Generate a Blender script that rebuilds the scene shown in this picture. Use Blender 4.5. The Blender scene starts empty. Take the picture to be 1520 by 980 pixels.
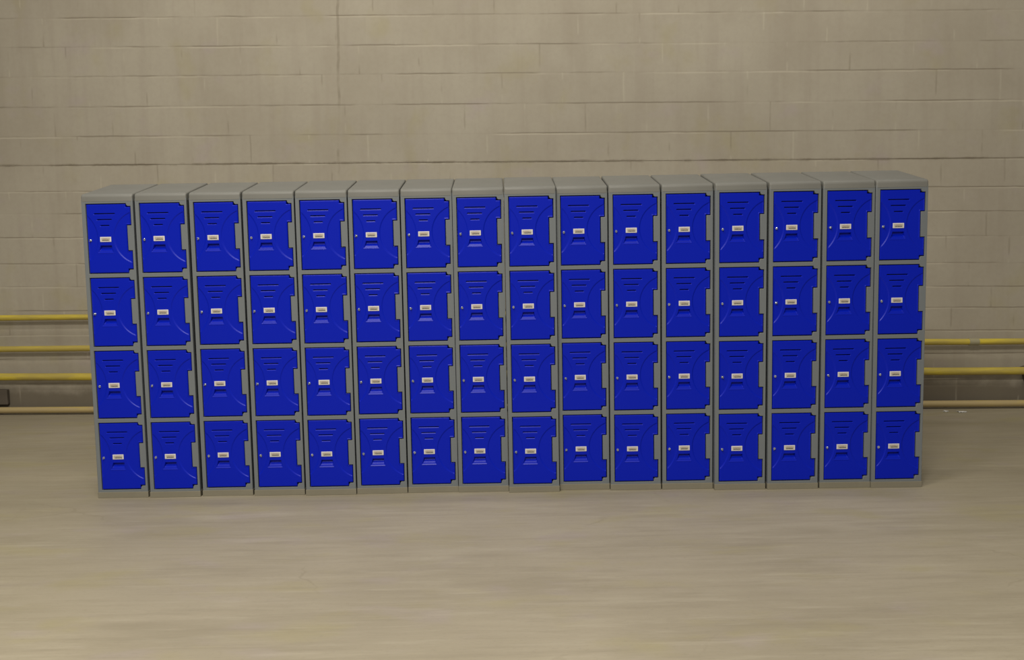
import bpy, bmesh, math, random
from mathutils import Vector, Matrix, noise as mnoise

random.seed(7)
C = bpy.context.scene.collection
scene = bpy.context.scene

# ------------------------------------------------------------------ helpers
def link(name, me, mats=None, parent=None, loc=None):
    o = bpy.data.objects.new(name, me)
    C.objects.link(o)
    if me is not None and mats:
        for m in (mats if isinstance(mats, (list, tuple)) else [mats]):
            me.materials.append(m)
    if parent is not None:
        o.parent = parent
    if loc is not None:
        o.location = loc
    return o

def bm_mesh(bm, name, smooth=False, recalc=True):
    if recalc:
        bmesh.ops.recalc_face_normals(bm, faces=bm.faces)
    me = bpy.data.meshes.new(name)
    bm.to_mesh(me)
    bm.free()
    if smooth:
        me.polygons.foreach_set('use_smooth', [True] * len(me.polygons))
    return me

def tag(o, label=None, cat=None, group=None, kind=None):
    if label: o['label'] = label
    if cat: o['category'] = cat
    if group: o['group'] = group
    if kind: o['kind'] = kind
    return o

def add_box(bm, x0, x1, y0, y1, z0, z1, bevel=0.0, seg=2):
    r = bmesh.ops.create_cube(bm, size=1.0)
    vs = r['verts']
    for v in vs:
        v.co = Vector(((x0 + x1) / 2 + v.co.x * (x1 - x0), (y0 + y1) / 2 + v.co.y * (y1 - y0),
                       (z0 + z1) / 2 + v.co.z * (z1 - z0)))
    if bevel:
        es = list({e for v in vs for e in v.link_edges})
        bmesh.ops.bevel(bm, geom=es, offset=bevel, segments=seg, profile=0.5, affect='EDGES', clamp_overlap=True)

def mark_smooth_by_angle(me, deg=35):
    me.polygons.foreach_set('use_smooth', [True] * len(me.polygons))
    bm = bmesh.new(); bm.from_mesh(me)
    a = math.radians(deg)
    for e in bm.edges:
        e.smooth = not (len(e.link_faces) == 2 and e.calc_face_angle(0) > a)
    bm.to_mesh(me); bm.free()

def curve_plate(name, outlines, thickness, bevel, bres=2):
    """filled 2D outlines (first is outer, others are holes) in XZ, front at y=0, back at y=thickness"""
    cu = bpy.data.curves.new(name, 'CURVE')
    cu.dimensions = '2D'; cu.fill_mode = 'BOTH'
    cu.extrude = max(thickness / 2 - bevel, 0.0001); cu.bevel_depth = bevel; cu.bevel_resolution = bres
    cu.offset = -bevel
    for pts in outlines:
        s = cu.splines.new('POLY'); s.points.add(len(pts) - 1); s.use_cyclic_u = True
        for p, q in zip(s.points, pts):
            p.co = (q[0], q[1], 0, 1)
    o = bpy.data.objects.new(name, cu); C.objects.link(o)
    bpy.context.view_layer.update()
    me = bpy.data.meshes.new_from_object(o.evaluated_get(bpy.context.evaluated_depsgraph_get()))
    bpy.data.objects.remove(o); bpy.data.curves.remove(cu)
    # (x, y, z) -> (x, -z+thickness/2, y)
    me.transform(Matrix(((1, 0, 0, 0), (0, 0, -1, thickness / 2), (0, 1, 0, 0), (0, 0, 0, 1))))
    return me

# ------------------------------------------------------------------ materials
def nodes_of(name):
    m = bpy.data.materials.new(name); m.use_nodes = True
    nt = m.node_tree
    return m, nt, nt.nodes['Principled BSDF']

def N(nt, t, **kw):
    n = nt.nodes.new(t)
    for k, v in kw.items():
        setattr(n, k, v)
    return n

def plastic(name, col, rough, spec=0.5, var=0.06, bump=0.04, scale=60, var_scale=3.0, coat=0):
    m, nt, b = nodes_of(name)
    tc = N(nt, 'ShaderNodeTexCoord')
    n1 = N(nt, 'ShaderNodeTexNoise'); n1.inputs['Scale'].default_value = var_scale; n1.inputs['Detail'].default_value = 5
    nt.links.new(tc.outputs['Object'], n1.inputs['Vector'])
    mx = N(nt, 'ShaderNodeMix', data_type='RGBA')
    mx.inputs[6].default_value = tuple(c * (1 - var) for c in col) + (1,)
    mx.inputs[7].default_value = tuple(min(1, c * (1 + var)) for c in col) + (1,)
    nt.links.new(n1.outputs['Fac'], mx.inputs[0]); nt.links.new(mx.outputs[2], b.inputs['Base Color'])
    b.inputs['Roughness'].default_value = rough
    b.inputs['Specular IOR Level'].default_value = spec
    b.inputs['Coat Weight'].default_value = coat
    if bump:
        n2 = N(nt, 'ShaderNodeTexNoise'); n2.inputs['Scale'].default_value = scale; n2.inputs['Detail'].default_value = 2
        nt.links.new(tc.outputs['Object'], n2.inputs['Vector'])
        bp = N(nt, 'ShaderNodeBump'); bp.inputs['Strength'].default_value = bump; bp.inputs['Distance'].default_value = 0.002
        nt.links.new(n2.outputs['Fac'], bp.inputs['Height']); nt.links.new(bp.outputs['Normal'], b.inputs['Normal'])
    return m

M_GREY = plastic('grey_plastic', (0.143, 0.156, 0.166), 0.42, 0.35, 0.06, 0.05)
M_TOP = plastic('warm_top_plastic', (0.162, 0.160, 0.147), 0.5, 0.3, 0.10, 0.05, var_scale=7)  # warmer, mottled grey for the sloping top
M_BASE = plastic('floor_tinted_grey_plastic', (0.190, 0.172, 0.128), 0.6, 0.3, 0.15, 0.05, var_scale=9)  # plinth grey with the yellow reflected from the floor painted in
M_BLUE = plastic('blue_plastic', (0.0011, 0.0105, 0.395), 0.34, 0.16, 0.04, 0.06, 14)
M_WHITE = plastic('pale_plastic', (0.58, 0.55, 0.54), 0.5, 0.4, 0.03, 0)
M_TAN = plastic('tan_card', (0.40, 0.36, 0.30), 0.7, 0.3, 0.05, 0)
M_INK = plastic('dark_ink', (0.030, 0.026, 0.030), 0.7, 0.2, 0.05, 0)
M_RED = plastic('faded_red_ink', (0.33, 0.22, 0.20), 0.7, 0.2, 0.05, 0)
M_DARK = plastic('blackened_steel', (0.095, 0.078, 0.060), 0.7, 0.3, 0.2, 0.1)
M_PAPER = plastic('white_paper', (0.55, 0.54, 0.52), 0.8, 0.2, 0.05, 0.1)
M_CHROME = plastic('chrome', (0.62, 0.66, 0.70), 0.25, 0.5, 0.02, 0)
M_CHROME.node_tree.nodes['Principled BSDF'].inputs['Metallic'].default_value = 1.0

def pipe_material(name, yellow, worn, worn_amount, scale=(1.2, 9, 9)):
    m, nt, b = nodes_of(name)
    tc = N(nt, 'ShaderNodeTexCoord'); mp = N(nt, 'ShaderNodeMapping'); mp.inputs['Scale'].default_value = scale
    nt.links.new(tc.outputs['Object'], mp.inputs['Vector'])
    n1 = N(nt, 'ShaderNodeTexNoise'); n1.inputs['Scale'].default_value = 1.6; n1.inputs['Detail'].default_value = 6; n1.inputs['Roughness'].default_value = .6
    nt.links.new(mp.outputs[0], n1.inputs['Vector'])
    cr = N(nt, 'ShaderNodeValToRGB')
    cr.color_ramp.elements[0].position = 0.5 - worn_amount; cr.color_ramp.elements[0].color = worn + (1,)
    cr.color_ramp.elements[1].position = 0.75 - worn_amount; cr.color_ramp.elements[1].color = yellow + (1,)
    nt.links.new(n1.outputs['Fac'], cr.inputs['Fac']); nt.links.new(cr.outputs['Color'], b.inputs['Base Color'])
    b.inputs['Roughness'].default_value = 0.45
    return m

M_PIPE = pipe_material('worn_yellow_paint', (0.60, 0.47, 0.040), (0.40, 0.31, 0.07), 0.06)
M_PIPE_OLD = pipe_material('dusty_yellow_paint', (0.50, 0.38, 0.08), (0.38, 0.29, 0.14), -0.02)
M_SLEEVE = plastic('grey_pipe_sleeve', (0.30, 0.27, 0.17), 0.6, 0.3, 0.15, 0.1)

# ------------------------------------------------------------------ wall (painted block, slightly skewed to the row)
WY0, WSL = 2.9835 - 0.0647 * 4.6265 + 0.12, -0.0647         # wall front: y = WY0 + WSL*x
COURSES = [(3.9435, -.0230), (3.6965, -.0222), (3.4480, -.02152), (3.1962, -.02170), (2.9512, -.01870), (2.6906, -.01753),
           (2.4371, -.01577), (2.1938, -.01408), (1.9551, -.01502), (1.7532, -.01559), (1.5415, -.01544),
           (1.3080, -.01448), (1.1030, -.01373), (.9029, -.00905), (.6930, -.00628), (.4821, -.00349),
           (.2642, -.00198), (0.0, 0.0)]

def wall_material():
    m, nt, b = nodes_of('painted_block')
    L = nt.links
    def math_(op, a=None, b_=None, c=None):
        n = N(nt, 'ShaderNodeMath', operation=op)
        for i, v in enumerate((a, b_, c)):
            if v is None: continue
            if isinstance(v, (int, float)): n.inputs[i].default_value = v
            else: L.new(v, n.inputs[i])
        return n.outputs[0]
    def noise_(vec, scale, detail=4, rough=.55, vscale=None):
        n = N(nt, 'ShaderNodeTexNoise'); n.inputs['Scale'].default_value = scale
        n.inputs['Detail'].default_value = detail; n.inputs['Roughness'].default_value = rough
        if vscale:
            mp = N(nt, 'ShaderNodeMapping'); mp.inputs['Scale'].default_value = vscale; L.new(vec, mp.inputs['Vector']); vec = mp.outputs[0]
        L.new(vec, n.inputs['Vector']); return n.outputs['Fac']
    def ramp(fac, a, b_, ca=0.0, cb=1.0):
        n = N(nt, 'ShaderNodeMapRange', clamp=True); n.interpolation_type = 'SMOOTHSTEP'
        L.new(fac, n.inputs[0]); n.inputs[1].default_value = a; n.inputs[2].default_value = b_
        n.inputs[3].default_value = ca; n.inputs[4].default_value = cb; return n.outputs[0]
    def mix(fac, a, b_):
        n = N(nt, 'ShaderNodeMix', data_type='RGBA')
        for i, v in ((0, fac), (6, a), (7, b_)):
            if isinstance(v, tuple): n.inputs[i].default_value = v + (1,)
            elif isinstance(v, (int, float)): n.inputs[i].default_value = v
            else: L.new(v, n.inputs[i])
        return n.outputs[2]
    uv = N(nt, 'ShaderNodeUVMap'); uv.uv_map = 'courses'
    tc = N(nt, 'ShaderNodeTexCoord'); obj = tc.outputs['Object']
    sp = N(nt, 'ShaderNodeSeparateXYZ'); L.new(uv.outputs[0], sp.inputs[0])
    u, v = sp.outputs[0], sp.outputs[1]
    # small wobble of the joints
    wob = math_('MULTIPLY', math_('SUBTRACT', noise_(obj, 5, 3), 0.5), 0.05)
    vw = math_('ADD', v, wob)
    dv = math_('SUBTRACT', vw, math_('ROUND', vw))             # signed distance to a bed joint, in courses
    adv = math_('ABSOLUTE', dv)
    row = math_('FLOOR', v)
    uo = math_('ADD', math_('ADD', u, math_('MULTIPLY', row, 0.37)), math_('MULTIPLY', wob, .6))
    du = math_('SUBTRACT', uo, math_('ROUND', uo)); adu = math_('ABSOLUTE', du)
    long_n = noise_(obj, 1.0, 4, .6, (1.3, 1, 4.0)); long_n2 = noise_(obj, 1.0, 4, .6, (1.0, 7, 4.7))
    cell_n = noise_(obj, 1.0, 1, .5, (2.1, 1, 4.2))
    bed_dark = math_('MULTIPLY', ramp(adv, 0.014, 0.034, 1, 0), ramp(long_n, .40, .60, .05, .58))
    dv2 = math_('ABSOLUTE', math_('ADD', dv, 0.035))
    bed_light = math_('MULTIPLY', ramp(dv2, 0.010, 0.04, 1, 0), ramp(long_n2, .45, .62, 0, .42))
    perp_dark = math_('MULTIPLY', ramp(adu, 0.007, 0.020, 1, 0), ramp(cell_n, .52, .68, 0, .30))
    perp_light = math_('MULTIPLY', ramp(adu, 0.007, 0.020, 1, 0), ramp(cell_n, .46, .34, 0, .22))
    # tall wandering movement joint in the upper wall
    so = N(nt, 'ShaderNodeSeparateXYZ'); L.new(obj, so.inputs[0])
    dj = math_('ABSOLUTE', math_('SUBTRACT', so.outputs[0], math_('ADD', math_('ADD', -1.43, math_('MULTIPLY', math_('SUBTRACT', noise_(obj, 3.3, 4), .5), .06)), math_('MULTIPLY', math_('SUBTRACT', so.outputs[2], 2.9), 0.03))))
    joint = math_('MULTIPLY', math_('MULTIPLY', ramp(dj, .006, .016, 1, 0), ramp(so.outputs[2], 2.05, 2.2, 0, 1)), ramp(noise_(obj, 4.0, 3, .6), .40, .60, .06, .45))
    # the ragged joint under the proud upper courses
    dl = math_('ABSOLUTE', math_('SUBTRACT', vw, 10.0))
    ledge = math_('MULTIPLY', ramp(dl, .02, .07, 1, 0), ramp(noise_(obj, 6, 4, .7, (1, 1, 2)), .44, .62, .05, .5))
    base_n = noise_(obj, 1.1, 5, .6); fine = noise_(obj, 26, 4, .6); streak = noise_(obj, 1.0, 4, .55, (9, 1, .7))
    hue = noise_(obj, 1.7, 3, .5, (1.6, 1, 1.3)); hue2 = noise_(obj, 2.3, 3, .5, (1.1, 5, 1.5))
    col = mix(ramp(base_n, .3, .7), (0.3507, 0.3109, 0.2460), (0.3967, 0.3573, 0.2880))
    col = mix(ramp(streak, .42, .72, 0, .30), col, (0.3047, 0.2610, 0.2100))
    col = mix(ramp(hue, .56, .74, 0, .35), col, (0.3450, 0.3039, 0.1620))
    col = mix(ramp(hue2, .60, .76, 0, .40), col, (0.3795, 0.3190, 0.3180))
    col = mix(ramp(fine, .35, .75, 0, .12), col, (0.2530, 0.2204, 0.1680))
    # each block a touch different
    wn = N(nt, 'ShaderNodeTexWhiteNoise'); wn.noise_dimensions = '2D'
    cb = N(nt, 'ShaderNodeCombineXYZ'); L.new(math_('FLOOR', math_('ADD', uo, .5)), cb.inputs[0]); L.new(row, cb.inputs[1]); L.new(cb.outputs[0], wn.inputs['Vector'])
    col = mix(math_('MULTIPLY', wn.outputs['Value'], .09), col, (0.2300, 0.2030, 0.1620))
    # darker lowest course, with a ragged top edge
    low_z = math_('ADD', so.outputs[2], math_('MULTIPLY', math_('SUBTRACT', noise_(obj, 2.2, 5, .65), .5), .22))
    col = mix(math_('MULTIPLY', ramp(low_z, .17, .30, 1, 0), .80), col, (0.1207, 0.0986, 0.0696))
    dark = (0.1782, 0.1485, 0.1056); light = (0.5405, 0.4872, 0.3900)
    for f in (perp_light, bed_light): col = mix(f, col, light)
    for f in (perp_dark, bed_dark, joint, ledge): col = mix(f, col, dark)
    # small plugged holes
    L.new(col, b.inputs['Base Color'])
    b.inputs['Roughness'].default_value = 0.75; b.inputs['Specular IOR Level'].default_value = 0.25
    h = math_('SUBTRACT', math_('MULTIPLY', fine, .15), math_('ADD', math_('MULTIPLY', bed_dark, .8), math_('MULTIPLY', perp_dark, .6)))
    bp = N(nt, 'ShaderNodeBump'); bp.inputs['Strength'].default_value = .35; bp.inputs['Distance'].default_value = .006
    L.new(h, bp.inputs['Height']); L.new(bp.outputs['Normal'], b.inputs['Normal'])
    return m

def build_wall():
    bm = bmesh.new(); uvl = bm.loops.layers.uv.new('courses')
    xs = [-9 + 0.5 * i for i in range(37)]
    K = len(COURSES) - 1
    def P(x, k, off=0.0):
        z0, s = COURSES[k]
        return Vector((x, WY0 + WSL * x + off, z0 + s * x))
    rows = []                                                   # (v value, list of verts)
    for k in range(K + 1):
        v = K - k
        if v == 10:                                             # upper courses stand 2 cm proud
            rows.append((v, [bm.verts.new(P(x, k, -0.003)) for x in xs]))
            rows.append((v, [bm.verts.new(P(x, k, 0.0) + Vector((0, 0, -.003))) for x in xs]))
        else:
            rows.append((v, [bm.verts.new(P(x, k, -0.003 if v > 10 else 0.0)) for x in xs]))
    U = 0.524
    for a in range(len(rows) - 1):
        (va, ra), (vb, rb) = rows[a], rows[a + 1]
        for i in range(len(xs) - 1):
            f = bm.faces.new((rb[i], rb[i + 1], ra[i + 1], ra[i]))
            for lp, (xx, vv) in zip(f.loops, ((xs[i], vb), (xs[i + 1], vb), (xs[i + 1], va), (xs[i], va))):
                lp[uvl].uv = ((xx + 3.5438) / U + 0.5 - 0.37 * 10, vv)
    # thickness behind
    top, bot = rows[0][1], rows[-1][1]
    bk = Vector((0, 0.25, 0))
    tb = [bm.verts.new(v.co + bk) for v in top]; bb = [bm.verts.new(v.co + bk) for v in bot]
    for i in range(len(xs) - 1):
        bm.faces.new((top[i], top[i + 1], tb[i + 1], tb[i]))
        bm.faces.new((tb[i], tb[i + 1], bb[i + 1], bb[i]))
        bm.faces.new((bb[i], bb[i + 1], bot[i + 1], bot[i]))
    me = bm_mesh(bm, 'wall_back', recalc=False)
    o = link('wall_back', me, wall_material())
    return tag(o, 'tan painted concrete block wall with thin mortar lines behind the lockers', 'wall', kind='structure')

build_wall()

# ------------------------------------------------------------------ floor
def floor_material():
    m, nt, b = nodes_of('worn_concrete_floor'); L = nt.links
    tc = N(nt, 'ShaderNodeTexCoord')
    def noise_(scale, detail, vscale, rough=.55, off=(0, 0, 0)):
        mp = N(nt, 'ShaderNodeMapping'); mp.inputs['Scale'].default_value = vscale; mp.inputs['Location'].default_value = off
        L.new(tc.outputs['Object'], mp.inputs['Vector'])
        n = N(nt, 'ShaderNodeTexNoise'); n.inputs['Scale'].default_value = scale; n.inputs['Detail'].default_value = detail; n.inputs['Roughness'].default_value = rough
        L.new(mp.outputs[0], n.inputs['Vector']); return n.outputs['Fac']
    def ramp(fac, a, b_, ca=0.0, cb=1.0):
        n = N(nt, 'ShaderNodeMapRange', clamp=True); n.interpolation_type = 'SMOOTHSTEP'
        L.new(fac, n.inputs[0]); n.inputs[1].default_value = a; n.inputs[2].default_value = b_
        n.inputs[3].default_value = ca; n.inputs[4].default_value = cb; return n.outputs[0]
    def mix(fac, a, b_):
        n = N(nt, 'ShaderNodeMix', data_type='RGBA')
        for i, v in ((0, fac), (6, a), (7, b_)):
            if isinstance(v, tuple): n.inputs[i].default_value = v + (1,)
            else: L.new(v, n.inputs[i])
        return n.outputs[2]
    col = mix(ramp(noise_(.7, 5, (1, 1.2, 1)), .3, .7), (0.2664, 0.2318, 0.1658), (0.3086, 0.2696, 0.1972))
    col = mix(ramp(noise_(1.6, 5, (.45, 1.6, 1), .6, (3, 1, 0)), .48, .72, 0, .5), col, (0.2197, 0.1892, 0.1299))
    col = mix(ramp(noise_(2.0, 5, (.5, 2.2, 1), .6, (9, 4, 0)), .52, .74, 0, .45), col, (0.3553, 0.3169, 0.2376))
    col = mix(ramp(noise_(1.8, 3, (1, 1.8, 1), .5, (1, 8, 0)), .53, .70, 0, .45), col, (0.2805, 0.2460, 0.1255))
    col = mix(ramp(noise_(2.4, 3, (1, 1.6, 1), .5, (5, 2, 0)), .56, .72, 0, .45), col, (0.2899, 0.2460, 0.2196))
    col = mix(ramp(noise_(40, 3, (1, 2, 1), .6), .5, .8, 0, .25), col, (0.1683, 0.1466, 0.1030))
    col = mix(ramp(noise_(7.0, 6, (.25, 2.6, 1), .7, (4, 4, 0)), .46, .68, 0, .38), col, (0.2104, 0.1797, 0.1255))
    col = mix(ramp(noise_(9.0, 6, (.22, 2.4, 1), .7, (7, 1, 0)), .50, .70, 0, .32), col, (0.3740, 0.3358, 0.2554))
    # a few hairline cracks
    vor = N(nt, 'ShaderNodeTexVoronoi'); vor.feature = 'DISTANCE_TO_EDGE'; vor.inputs['Scale'].default_value = .55
    mp = N(nt, 'ShaderNodeMapping'); mp.inputs['Scale'].default_value = (1, 1.7, 1); mp.inputs['Location'].default_value = (.4, .3, 0)
    L.new(tc.outputs['Object'], mp.inputs['Vector'])
    nv = N(nt, 'ShaderNodeTexNoise'); nv.inputs['Scale'].default_value = 2.5; nv.inputs['Detail'].default_value = 4; L.new(mp.outputs[0], nv.inputs['Vector'])
    vm = N(nt, 'ShaderNodeVectorMath', operation='MULTIPLY_ADD'); L.new(nv.outputs['Color'], vm.inputs[0]); vm.inputs[1].default_value = (.5, .5, 0); L.new(mp.outputs[0], vm.inputs[2])
    L.new(vm.outputs[0], vor.inputs['Vector'])
    mm = N(nt, 'ShaderNodeMath', operation='MULTIPLY'); L.new(ramp(vor.outputs['Distance'], .002, .006, 1, 0), mm.inputs[0]); L.new(ramp(noise_(1.0, 3, (1, 1, 1), .5, (2, 7, 0)), .55, .66, 0, .22), mm.inputs[1])
    col = mix(mm.outputs[0], col, (0.1590, 0.1324, 0.0807))
    L.new(col, b.inputs['Base Color'])
    b.inputs['Roughness'].default_value = 0.55; b.inputs['Specular IOR Level'].default_value = 0.3
    bp = N(nt, 'ShaderNodeBump'); bp.inputs['Strength'].default_value = .12; bp.inputs['Distance'].default_value = .004
    L.new(noise_(9, 4, (1, 2, 1)), bp.inputs['Height']); L.new(bp.outputs['Normal'], b.inputs['Normal'])
    return m

bm = bmesh.new()
add_box(bm, -9, 9, -9, 4.2, -0.2, 0.0)
fl = link('floor', bm_mesh(bm, 'floor'), floor_material())
tag(fl, 'worn tan concrete floor with faint streaks in front of the lockers', 'floor', kind='structure')

# ------------------------------------------------------------------ the locker: dimensions (metres)
PW, DEPTH = 0.302, 0.45
LX, RX = -0.1280, 0.1371                    # sides of the door openings
OW = RX - LX
TIERS = [(1.7733, 1.3601)]
for t in (1.3364, 0.8994, 0.4625):
    TIERS.append((t, t - 0.4135))
ZF, ZB = 1.8152, 1.8983                     # front and back of the sloping top
BASE_H = 0.036

def outline(inset, h, chamfer=0.010):
    """door outline in (u right, v down) with hinge notches; inset shrinks it all round"""
    w = OW; i = inset
    n = 0.2385                               # left of the corner notches
    return [(i, i), (n - i, i), (n + .002 - i, .010 + i * .6), (n + .009, .0165 + i), (w - i, .0165 + i),
            (w - i, .130 - i), (.2405 - i, .130 - i), (.2405 - i, .2775 + i), (w - i, .2775 + i),
            (w - i, h - .022 - i), (n + .006, h - .022 - i), (n - i, h - .014 - i * .6), (n - .002 - i, h - i), (i, h - i)]

HZ = TIERS[0][0] - TIERS[0][1]

# --- body: front frame + carcass
def make_body():
    hw = PW / 2; r = 0.006
    zb, zt = BASE_H - 0.004, ZF - 0.012
    outer = [(-hw, zb), (hw, zb), (hw, zt - r), (hw - r, zt), (-hw + r, zt), (-hw, zt - r)]
    holes = []
    for zt_, zb_ in TIERS:
        holes.append([(LX + u, zt_ - v) for u, v in outline(0.0, zt_ - zb_)])
    me = curve_plate('locker_front', [outer] + holes, 0.05, 0.0022)
    bm = bmesh.new(); bm.from_mesh(me); bpy.data.meshes.remove(me)
    add_box(bm, -hw + .0005, hw - .0005, .0497, DEPTH, zb, zt - .001)
    add_box(bm, -hw - .0008, hw + .0008, .25, DEPTH - .004, zb + .04, zt - .04)      # unseen rear flange, added to block light leaking between columns
    me = bm_mesh(bm, 'locker_body')
    mark_smooth_by_angle(me, 40)
    return me

def make_top():
    """sloping cap with rolled edges"""
    hw = PW / 2 + 0.0008
    prof = [(-.0012, ZF - .030)]
    # rolled front ridge
    sl = (ZB - ZF) / DEPTH
    R = 0.022
    a1 = math.atan(sl)
    # arc from vertical (pointing up) to slope direction
    cx, cz = -.0012 + R, ZF - .006
    for k in range(9):
        th = math.pi + (math.pi / 2 - a1 - 0.0 - math.pi) * k / 8 if False else math.pi - (math.pi / 2 - a1) * k / 8
        prof.append((cx + R * math.cos(th), cz + R * math.sin(th)))
    y0, z0 = prof[-1]
    prof.append((DEPTH - .006, z0 + sl * (DEPTH - .006 - y0)))
    prof.append((DEPTH, prof[-1][1] - .006))
    prof.append((DEPTH, ZF - .030))
    bm = bmesh.new()
    A = [bm.verts.new((-hw, y, z)) for y, z in prof]; B = [bm.verts.new((hw, y, z)) for y, z in prof]
    fa = bm.faces.new(A); fb = bm.faces.new(list(reversed(B)))
    n = len(prof)
    for k in range(n):
        bm.faces.new((A[k], B[k], B[(k + 1) % n], A[(k + 1) % n]))
    bmesh.ops.recalc_face_normals(bm, faces=bm.faces)
    es = [e for f in (fa, fb) for e in f.edges if max(v.co.z for v in e.verts) > ZF - .02]
    bmesh.ops.bevel(bm, geom=es, offset=0.009, segments=3, profile=.5, affect='EDGES', clamp_overlap=True)
    me = bm_mesh(bm, 'sloping_top'); mark_smooth_by_angle(me, 40)
    return me

def make_base():
    bm = bmesh.new()
    add_box(bm, -PW / 2 - .0015, PW / 2 + .0015, -.003, DEPTH, 0, BASE_H, bevel=.002)
    return bm_mesh(bm, 'plinth')

# --- door: moulded panel from a fine height grid (u right, v down, origin = opening corner)
SLOTS = [(.0475, .1700, .0590), (.0635, .1500, .0935), (.0820, .1345, .1285)]
SLOT_T = 0.0030
PULL = (.076, .142, .246, .058, .153, .291)     # top u0,u1,v ; bottom u0,u1,v

def sstep(a, b, x):
    t = min(1.0, max(0.0, (x - a) / (b - a))); return t * t * (3 - 2 * t)

def make_door():
    G = 0.0042; h = HZ
    n = 0.2385
    u_edges = [G, .2385 - G, .2405 - G, OW - G]
    v_edges = [G, .0165 + G, .130 - G, .2775 + G, h - .022 - G, h - G]
    def lines(lo, hi, feats, step):
        feats = sorted(feats)
        out = []
        for a, b in zip(feats[:-1], feats[1:]):
            k = max(1, math.ceil((b - a) / step))
            out += [a + (b - a) * i / k for i in range(k)]
        return out + [feats[-1]]
    rim = [0.0008, .0018, .0032, .005]
    fu = set(u_edges); fv = set(v_edges)
    for r in rim:
        fu |= {G + r, .2385 - G - r, .2405 - G - r, OW - G - r}
        fv |= {G + r, .0165 + G + r, .130 - G - r, .2775 + G + r, h - .022 - G - r, h - G - r}
    for a, b, v in SLOTS:
        fu |= {a, b}; fv |= {v - SLOT_T, v + SLOT_T, v + SLOT_T + .0015, v + SLOT_T + .004}
    fv |= {PULL[2] - .0008, PULL[2], PULL[2] + .0008}
    def clean(s):
        s = sorted(s); o = [s[0]]
        for x in s[1:]:
            if x - o[-1] > 2e-4: o.append(x)
        return o
    us = lines(0, 0, clean(fu), .0024); vs = lines(0, 0, clean(fv), .0024)

    def inside(u, v):
        if u < G or u > OW - G or v < G or v > h - G: return False
        if u > .2385 - G and (v < .0165 + G or v > h - .022 - G): return False
        if u > .2405 - G and .130 - G < v < .2775 + G: return False
        return True
    def in_slot(u, v):
        return any(a < u < b and abs(v - c) < SLOT_T for a, b, c in SLOTS)
    def edge_dist(u, v):
        d = min(u - G, OW - G - u, v - G, h - G - v)
        for (x0, x1, y0, y1) in ((.2385 - G, 9, -9, .0165 + G), (.2385 - G, 9, h - .022 - G, 9), (.2405 - G, 9, .130 - G, .2775 + G)):
            dx = max(x0 - u, 0, u - x1); dy = max(y0 - v, 0, v - y1)
            d = min(d, math.hypot(dx, dy))
        return max(d, 0)
    def height(u, v):
        y = 0.0                                             # + is outward (towards the viewer)
        d = edge_dist(u, v); R = .005
        if d < R: y -= (R - math.sqrt(max(0, R * R - (R - d) ** 2))) * .8
        # round side fields, sunk behind the waisted centre panel
        dr = .158 - math.hypot(u - .316, v - .202)
        dl = .182 - math.hypot(u + .119, v - .203)
        y -= .0036 * sstep(-.0025, .0025, dr) * sstep(0, .008, d)
        y -= .0036 * sstep(-.0025, .0025, dl) * sstep(0, .008, d)
        # recessed finger pull
        u0, u1, v0, b0, b1, v1 = PULL
        if v0 - .001 <= v <= v1 + .006:
            t = (v - v0) / (v1 - v0)
            s = min(1, max(0, t)); s2 = s * s
            l_ = u0 + (b0 - u0) * s2; r_ = u1 + (b1 - u1) * s2
            side = sstep(-.0012, .0022, min(u - l_, r_ - u))
            if t <= 0: dep = 0.0
            elif t < .35: dep = .0185
            elif t < .66: dep = .0185 - .0140 * (t - .35) / .31
            else: dep = .0045 * (1 - (t - .66) / .34)
            y -= side * max(dep, 0) * (0 if v < v0 + 1e-6 else 1)
            # slim raised lip under the pull
            if v > v1 - .004:
                lip = max(0, 1 - abs(v - v1) / .0035) * sstep(-.001, .003, min(u - b0, b1 - u))
                y += .0016 * lip
        # louvre lips: the panel dips a little under each slot
        for a, b, c in SLOTS:
            if a - .001 <= u <= b + .001 and c + SLOT_T - 1e-6 <= v < c + SLOT_T + .004:
                y -= .0022 * (1 - (v - c - SLOT_T) / .004)
        return y
    bm = bmesh.new(); V = {}
    def vert(i, j):
        k = (i, j)
        if k not in V:
            u, v = us[i], vs[j]
            V[k] = bm.verts.new((u, -height(u, v), -v))
        return V[k]
    for i in range(len(us) - 1):
        for j in range(len(vs) - 1):
            uc, vc = (us[i] + us[i + 1]) / 2, (vs[j] + vs[j + 1]) / 2
            if not inside(uc, vc) or in_slot(uc, vc): continue
            bm.faces.new((vert(i, j + 1), vert(i + 1, j + 1), vert(i + 1, j), vert(i, j)))
    # returns: extrude every boundary edge straight back
    bnd = [e for e in bm.edges if len(e.link_faces) == 1]
    ex = bmesh.ops.extrude_edge_only(bm, edges=bnd)
    for g in ex['geom']:
        if isinstance(g, bmesh.types.BMVert): g.co.y = 0.016
    bmesh.ops.recalc_face_normals(bm, faces=bm.faces)
    me = bm_mesh(bm, 'door_panel', recalc=False)
    mark_smooth_by_angle(me, 50)
    # make sure the front faces outward (-y)
    me.update()
    s = sum(p.normal.y * p.area for p in me.polygons)
    if s > 0: me.flip_normals()
    return me

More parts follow.
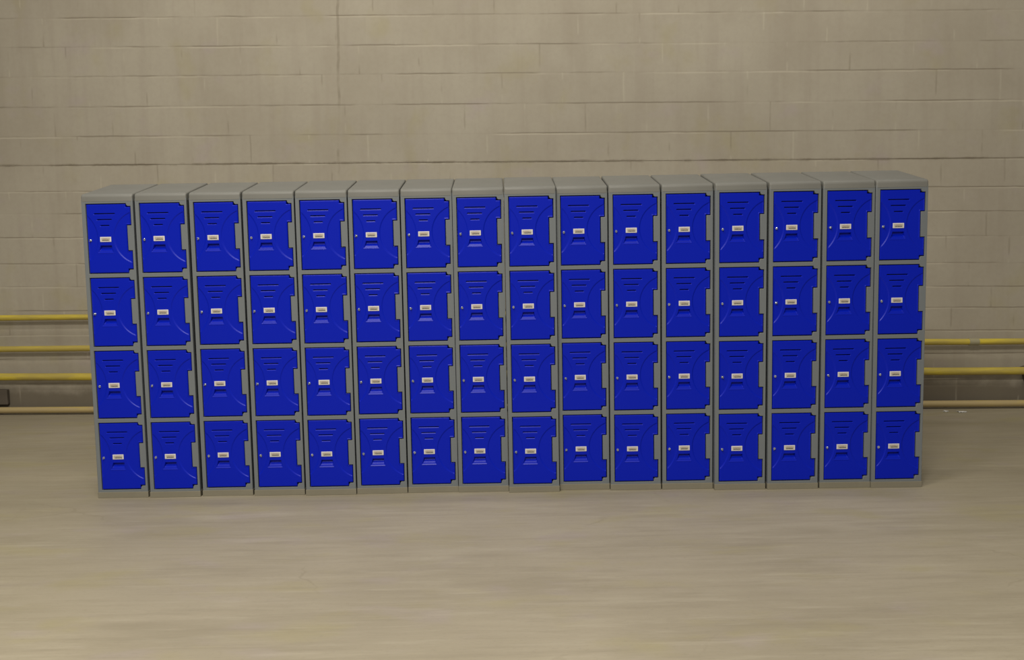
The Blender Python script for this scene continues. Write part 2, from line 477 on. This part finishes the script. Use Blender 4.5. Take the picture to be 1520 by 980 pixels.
def make_plate(seed):
    rnd = random.Random(seed)
    bm = bmesh.new()
    w, hh = .0330, .0150
    add_box(bm, -w, w, -.0035, 0, -hh, hh, bevel=.0018)
    for f in bm.faces: f.material_index = 0
    def quad(x0, x1, z0, z1, y, mi):
        f = bm.faces.new([bm.verts.new((x, y, z)) for x, z in ((x0, z0), (x1, z0), (x1, z1), (x0, z1))]); f.material_index = mi
        bmesh.ops.recalc_face_normals(bm, faces=[f])
        if f.normal.y > 0: f.normal_flip()
    bmesh.ops.recalc_face_normals(bm, faces=bm.faces)
    quad(-.0255, .0255, -.0098, .0088, -.0037, 1)
    # the illegible line of print: broken strokes
    x = -.020 + rnd.uniform(0, .003)
    while x < .019:
        cw = rnd.uniform(.0034, .0052)
        top = -.0012 + rnd.uniform(-.0008, .0006); bot = -.0082 + rnd.uniform(-.0006, .0008)
        quad(x, x + .0014, bot, top, -.0039, 2)
        quad(x + cw - .0017, x + cw - .0005, bot, top, -.0039, 2)
        for zz in rnd.sample([top - .0012, (top + bot) / 2, bot], 2):
            quad(x, x + cw - .0006, zz, zz + .0012, -.0040, 2)
        x += cw + .0006
    quad(-.015 + rnd.uniform(-.003, .003), .012 + rnd.uniform(-.004, .004), .0035, .0058, -.0039, 3)
    return bm_mesh(bm, 'nameplate', recalc=False)

def make_lock():
    bm = bmesh.new()
    def cyl(r0, r1, y0, y1, seg=20):
        A = [bm.verts.new((r0 * math.cos(2 * math.pi * k / seg), y0, r0 * math.sin(2 * math.pi * k / seg))) for k in range(seg)]
        B = [bm.verts.new((r1 * math.cos(2 * math.pi * k / seg), y1, r1 * math.sin(2 * math.pi * k / seg))) for k in range(seg)]
        for k in range(seg): bm.faces.new((A[k], A[(k + 1) % seg], B[(k + 1) % seg], B[k]))
        return A, B
    cyl(.0095, .0095, .006, -.003); cyl(.0095, .0085, -.003, -.0045); a, b = cyl(.0085, .0062, -.0045, -.0045)
    cyl(.0062, .0062, -.0045, -.0085); a, b = cyl(.0062, .0050, -.0085, -.0098)
    bm.faces.new(b)
    me = bm_mesh(bm, 'lock'); 
    bm = bmesh.new(); bm.from_mesh(me)
    add_box(bm, -.0026, .0026, -.0165, -.0092, -.0088, .0088, bevel=.0018)
    bm.to_mesh(me); bm.free(); mark_smooth_by_angle(me, 40)
    me.transform(Matrix.Diagonal((.76, .85, .86, 1)))
    return me

ME_BODY, ME_TOP, ME_BASE = make_body(), make_top(), make_base()
ME_DOOR, ME_LOCK = make_door(), make_lock()
ME_PLATES = [make_plate(s) for s in range(6)]
ME_BODY.materials.append(M_GREY); ME_TOP.materials.append(M_TOP); ME_BASE.materials.append(M_BASE)
ME_DOOR.materials.append(M_BLUE); ME_LOCK.materials.append(M_CHROME)
for me in ME_PLATES:
    for m in (M_WHITE, M_TAN, M_INK, M_RED): me.materials.append(m)

COLS = [(-2.3398, 0.0366, 0.145), (-2.0206, 0.0262, 0.315), (-1.7053, 0.0373, 0.467), (-1.3881, 0.0255, 0.306),
        (-1.0741, 0.0109, 0.305), (-0.7658, 0.0211, 0.404), (-0.4565, 0.0258, 0.509), (-0.1512, 0.0170, 0.409),
        (0.1551, -0.0112, 0.329), (0.4612, 0.0235, 0.113), (0.7691, -0.0009, -0.249), (1.0810, -0.0031, -0.068),
        (1.3891, -0.0399, -0.029), (1.7035, -0.0473, -0.205), (2.0185, -0.0456, -0.082), (2.3239, -0.0569, -0.284)]
ORD = ['', 'second', 'third', 'fourth', 'fifth', 'sixth', 'seventh', 'eighth']
LABELS = ['grey sloping-top locker column with four blue doors, at the far left end of the row']
LABELS += ['grey locker column with four blue doors, %s from the left end of the row' % ORD[k] for k in range(1, 8)]
LABELS += ['grey locker column with four blue doors, %s from the right end of the row' % ORD[k] for k in range(7, 0, -1)]
LABELS += ['grey sloping-top locker column with four blue doors, at the far right end of the row']

def link_part(name, me, parent, loc=(0, 0, 0), rot=(0, 0, 0)):
    o = bpy.data.objects.new(name, me); C.objects.link(o); o.parent = parent
    o.location = loc; o.rotation_euler = rot
    return o

def make_locker():
    root = bpy.data.objects.new('locker', None); C.objects.link(root)
    root.empty_display_size = .1
    link_part('body', ME_BODY, root); link_part('sloping_top', ME_TOP, root)
    link_part('plinth', ME_BASE, root)['label'] = 'yellowish grey plinth'
    for zt_, zb_ in TIERS:
        d = link_part('door', ME_DOOR, root, (LX, 0.003, zt_)); d['label'] = 'moulded blue door with three slots'
        p = link_part('nameplate', ME_PLATES[0], d, (.1090, .0004, -.2107)); p['label'] = 'pale nameplate with dark print'
        k = link_part('lock', ME_LOCK, d, (.0205, .003, -.2155)); k['label'] = 'small chrome lock'
    return root

def copy_tree(o, parent=None):
    c = o.copy(); C.objects.link(c)
    if parent is not None: c.parent = parent
    for ch in list(o.children): copy_tree(ch, c)
    return c

proto = make_locker()
lockers = [proto] + [copy_tree(proto) for _ in range(15)]
rnd = random.Random(21)
for i, (o, (x, y, yaw)) in enumerate(zip(lockers, COLS)):
    o.location = (x, y, 0); o.rotation_euler = (0, 0, math.radians(yaw))
    tag(o, LABELS[i], 'locker', 'blue-door lockers in the row')
    for d in o.children:
        if not d.name.startswith('door'): continue
        # doors do not all close quite alike
        d.rotation_euler = (math.radians(rnd.uniform(-.25, .25)), 0, math.radians(rnd.uniform(-.5, .35)))
        for s in d.children:
            if s.name.startswith('nameplate'): s.data = rnd.choice(ME_PLATES)
            if s.name.startswith('lock'): s.rotation_euler = (math.radians(rnd.uniform(-6, 6)), math.radians(rnd.uniform(-18, 25)), math.radians(rnd.uniform(-25, 25)))

# ------------------------------------------------------------------ pipes along the foot of the wall
def pipe_y(x): return WY0 + WSL * x - 0.09
def make_pipe(name, label, x0, x1, z0, s, rad, mat, sleeves=(), sag=.004, seed=0, group='yellow pipes along the wall'):
    root = bpy.data.objects.new(name, None); C.objects.link(root)
    root.location = (x0, pipe_y(x0), 0)
    tag(root, label, 'pipe', group)
    def tube(xs, r, caps=True, seg=16):
        bm = bmesh.new(); rings = []
        for x in xs:
            wob = sag * (mnoise.noise(Vector((x * .9, seed * 7.3, 0))))
            c = Vector((x - x0, pipe_y(x) - pipe_y(x0), max(z0 + s * x + wob, rad + .0005)))
            rings.append([bm.verts.new(c + Vector((0, r * math.cos(2 * math.pi * k / seg), r * math.sin(2 * math.pi * k / seg)))) for k in range(seg)])
        for a, b in zip(rings[:-1], rings[1:]):
            for k in range(seg): bm.faces.new((a[k], a[(k + 1) % seg], b[(k + 1) % seg], b[k]))
        if caps: bm.faces.new(rings[0]); bm.faces.new(rings[-1])
        me = bm_mesh(bm, 'tube'); mark_smooth_by_angle(me, 50); return me
    n = int((x1 - x0) / .15)
    link('tube', tube([x0 + (x1 - x0) * i / n for i in range(n + 1)], rad), mat, root)
    for xs_ in sleeves:
        link('sleeve', tube([xs_ - .04, xs_ - .034, xs_ + .034, xs_ + .04], rad + .004), M_SLEEVE, root)['label'] = 'grey sleeve joining two lengths'
    # saddle clips fixing the pipe to the wall (spaced out along it)
    if True:
        xs_ = [x for x in (-3.2, -1.6, 0, 1.6, 3.2) if x0 + .1 < x < x1 - .1 and abs(x) < 2.0]
        for x in xs_:
            bm = bmesh.new()
            zc = z0 + s * x
            add_box(bm, x - .015 - x0, x + .015 - x0, pipe_y(x) - pipe_y(x0) + rad * .5, pipe_y(x) - pipe_y(x0) + .088, zc - rad - .012, zc + rad + .012, bevel=.003)
            link('bracket', bm_mesh(bm, 'bracket'), M_DARK, root)
    return root

make_pipe('pipe', 'topmost yellow pipe on the wall, running in from the left and ending behind the lockers', -8.5, 1.4, .8666, -.00514, .0255, M_PIPE, seed=1)
make_pipe('pipe', 'yellow wall pipe, second from top left of the lockers, highest on their right', -8.5, 8.5, .5903, -.0032, .0265, M_PIPE, sleeves=(3.99,), seed=2)
make_pipe('pipe', 'thick bright yellow pipe on the wall, just above the pipe on the floor', -8.5, 8.5, .3363, -.00286, .033, M_PIPE, seed=3)
make_pipe('pipe', 'dusty tan-yellow pipe, lowest of all, running just above the floor along the wall', -8.5, 8.5, .0440, 0.0, .0285, M_PIPE_OLD, seed=4)

# dark bracket block at the far left, leaning strut at the far right
def support_block():
    bm = bmesh.new()
    x1 = -4.585; x0 = -4.95
    add_box(bm, x0, x1, 0, .05, .085, .225, bevel=.008)
    for v in bm.verts: v.co.y += WY0 + WSL * v.co.x - .051
    # bolt heads
    o = link('pipe_support', bm_mesh(bm, 'pipe_support'), M_DARK)
    tag(o, 'dark steel block on the wall between the two lowest pipes, at the left edge', 'bracket')
support_block()
def strut():
    bm = bmesh.new()
    add_box(bm, -.022, .022, -.018, .018, 0, .30, bevel=.004)
    add_box(bm, -.035, .035, -.022, .022, 0, .012, bevel=.002)
    o = link('leaning_strut', bm_mesh(bm, 'leaning_strut'), M_DARK)
    o.location = (4.53, WY0 + WSL * 4.5 - .03, .068); o.rotation_euler = (0, math.radians(-18), math.radians(-3.7))
    tag(o, 'short dark steel strut leaning behind the pipes at the right edge', 'bracket')
strut()

# ------------------------------------------------------------------ litter on the floor by the right-hand pipes
def scrap(name, label, x, y, w, d, seed, rz):
    rnd = random.Random(seed); bm = bmesh.new()
    nx, ny = 7, 5; g = []
    for i in range(nx):
        for j in range(ny):
            u, v = i / (nx - 1) - .5, j / (ny - 1) - .5
            g.append(bm.verts.new((u * w + rnd.uniform(-.003, .003), v * d + rnd.uniform(-.003, .003), .004 + .012 * abs(mnoise.noise(Vector((u * 3 + seed, v * 3, 0)))))))
    for i in range(nx - 1):
        for j in range(ny - 1):
            bm.faces.new((g[i * ny + j], g[(i + 1) * ny + j], g[(i + 1) * ny + j + 1], g[i * ny + j + 1]))
    ex = bmesh.ops.extrude_face_region(bm, geom=bm.faces[:])
    for v in ex['geom']:
        if isinstance(v, bmesh.types.BMVert): v.co.z -= .003
    lo = min(v.co.z for v in bm.verts)
    for v in bm.verts: v.co.z -= lo
    o = link(name, bm_mesh(bm, name, smooth=True), M_PAPER, loc=(x, y, 0.0005)); o.rotation_euler.z = rz
    tag(o, label, 'litter')
scrap('paper_scrap', 'larger white scrap of paper on the floor in front of the right-hand pipes', 3.83, 2.30, .065, .05, 3, .1)
scrap('paper_scrap', 'small pale scrap on the floor close to the lockers, right-hand side', 3.71, 2.33, .04, .03, 5, .5)

# ------------------------------------------------------------------ lights
def area(name, loc, sx, sy, power, col, rot=(0, 0, 0)):
    l = bpy.data.lights.new(name, 'AREA'); l.shape = 'RECTANGLE'; l.size = sx; l.size_y = sy; l.energy = power; l.color = col
    o = bpy.data.objects.new(name, l); C.objects.link(o); o.location = loc; o.rotation_euler = rot
    return o
WARM = (1.0, 0.95, 0.84)
area('ceiling_lamp', (-1.0, -7.0, 6.0), 2.4, .6, 760, WARM)
area('ceiling_lamp', (-1.4, -3.0, 6.0), 2.4, .5, 190, WARM)
area('ceiling_lamp', (-3.0, -8.5, 5.6), 2.4, .6, 120, WARM)
# unseen fill lights added to brighten the wall, tilted towards it
for lx, lp in ((-3.0, 36), (-.3, 50), (3.2, 48)):
    area('wall_fill', (lx, 0.5, 5.9), 2.0, .3, lp, WARM, (math.radians(48), 0, 0))

w = bpy.data.worlds.new('hall'); scene.world = w; w.use_nodes = True
bg = w.node_tree.nodes['Background']; bg.inputs['Color'].default_value = (1.0, 0.95, 0.86, 1); bg.inputs['Strength'].default_value = 0.22

# ------------------------------------------------------------------ camera
cd = bpy.data.cameras.new('camera'); cam = bpy.data.objects.new('camera', cd); C.objects.link(cam)
cd.sensor_width = 36.0; cd.sensor_fit = 'HORIZONTAL'; cd.lens = 1429.1 / 1520 * 36
cd.clip_start = .05; cd.clip_end = 100
rm = Matrix.Rotation(-0.0046, 3, 'Z') @ Matrix.Rotation(math.pi / 2 - 0.0954, 3, 'X') @ Matrix.Rotation(-0.0174, 3, 'Z')
cam.matrix_world = Matrix.Translation((0.0103, -5.7015, 1.53)) @ rm.to_4x4()
scene.camera = cam

vs = scene.view_settings
vs.view_transform = 'Standard'; vs.look = 'None'; vs.gamma = 1.0; vs.use_curve_mapping = False
vs.exposure = 0.0
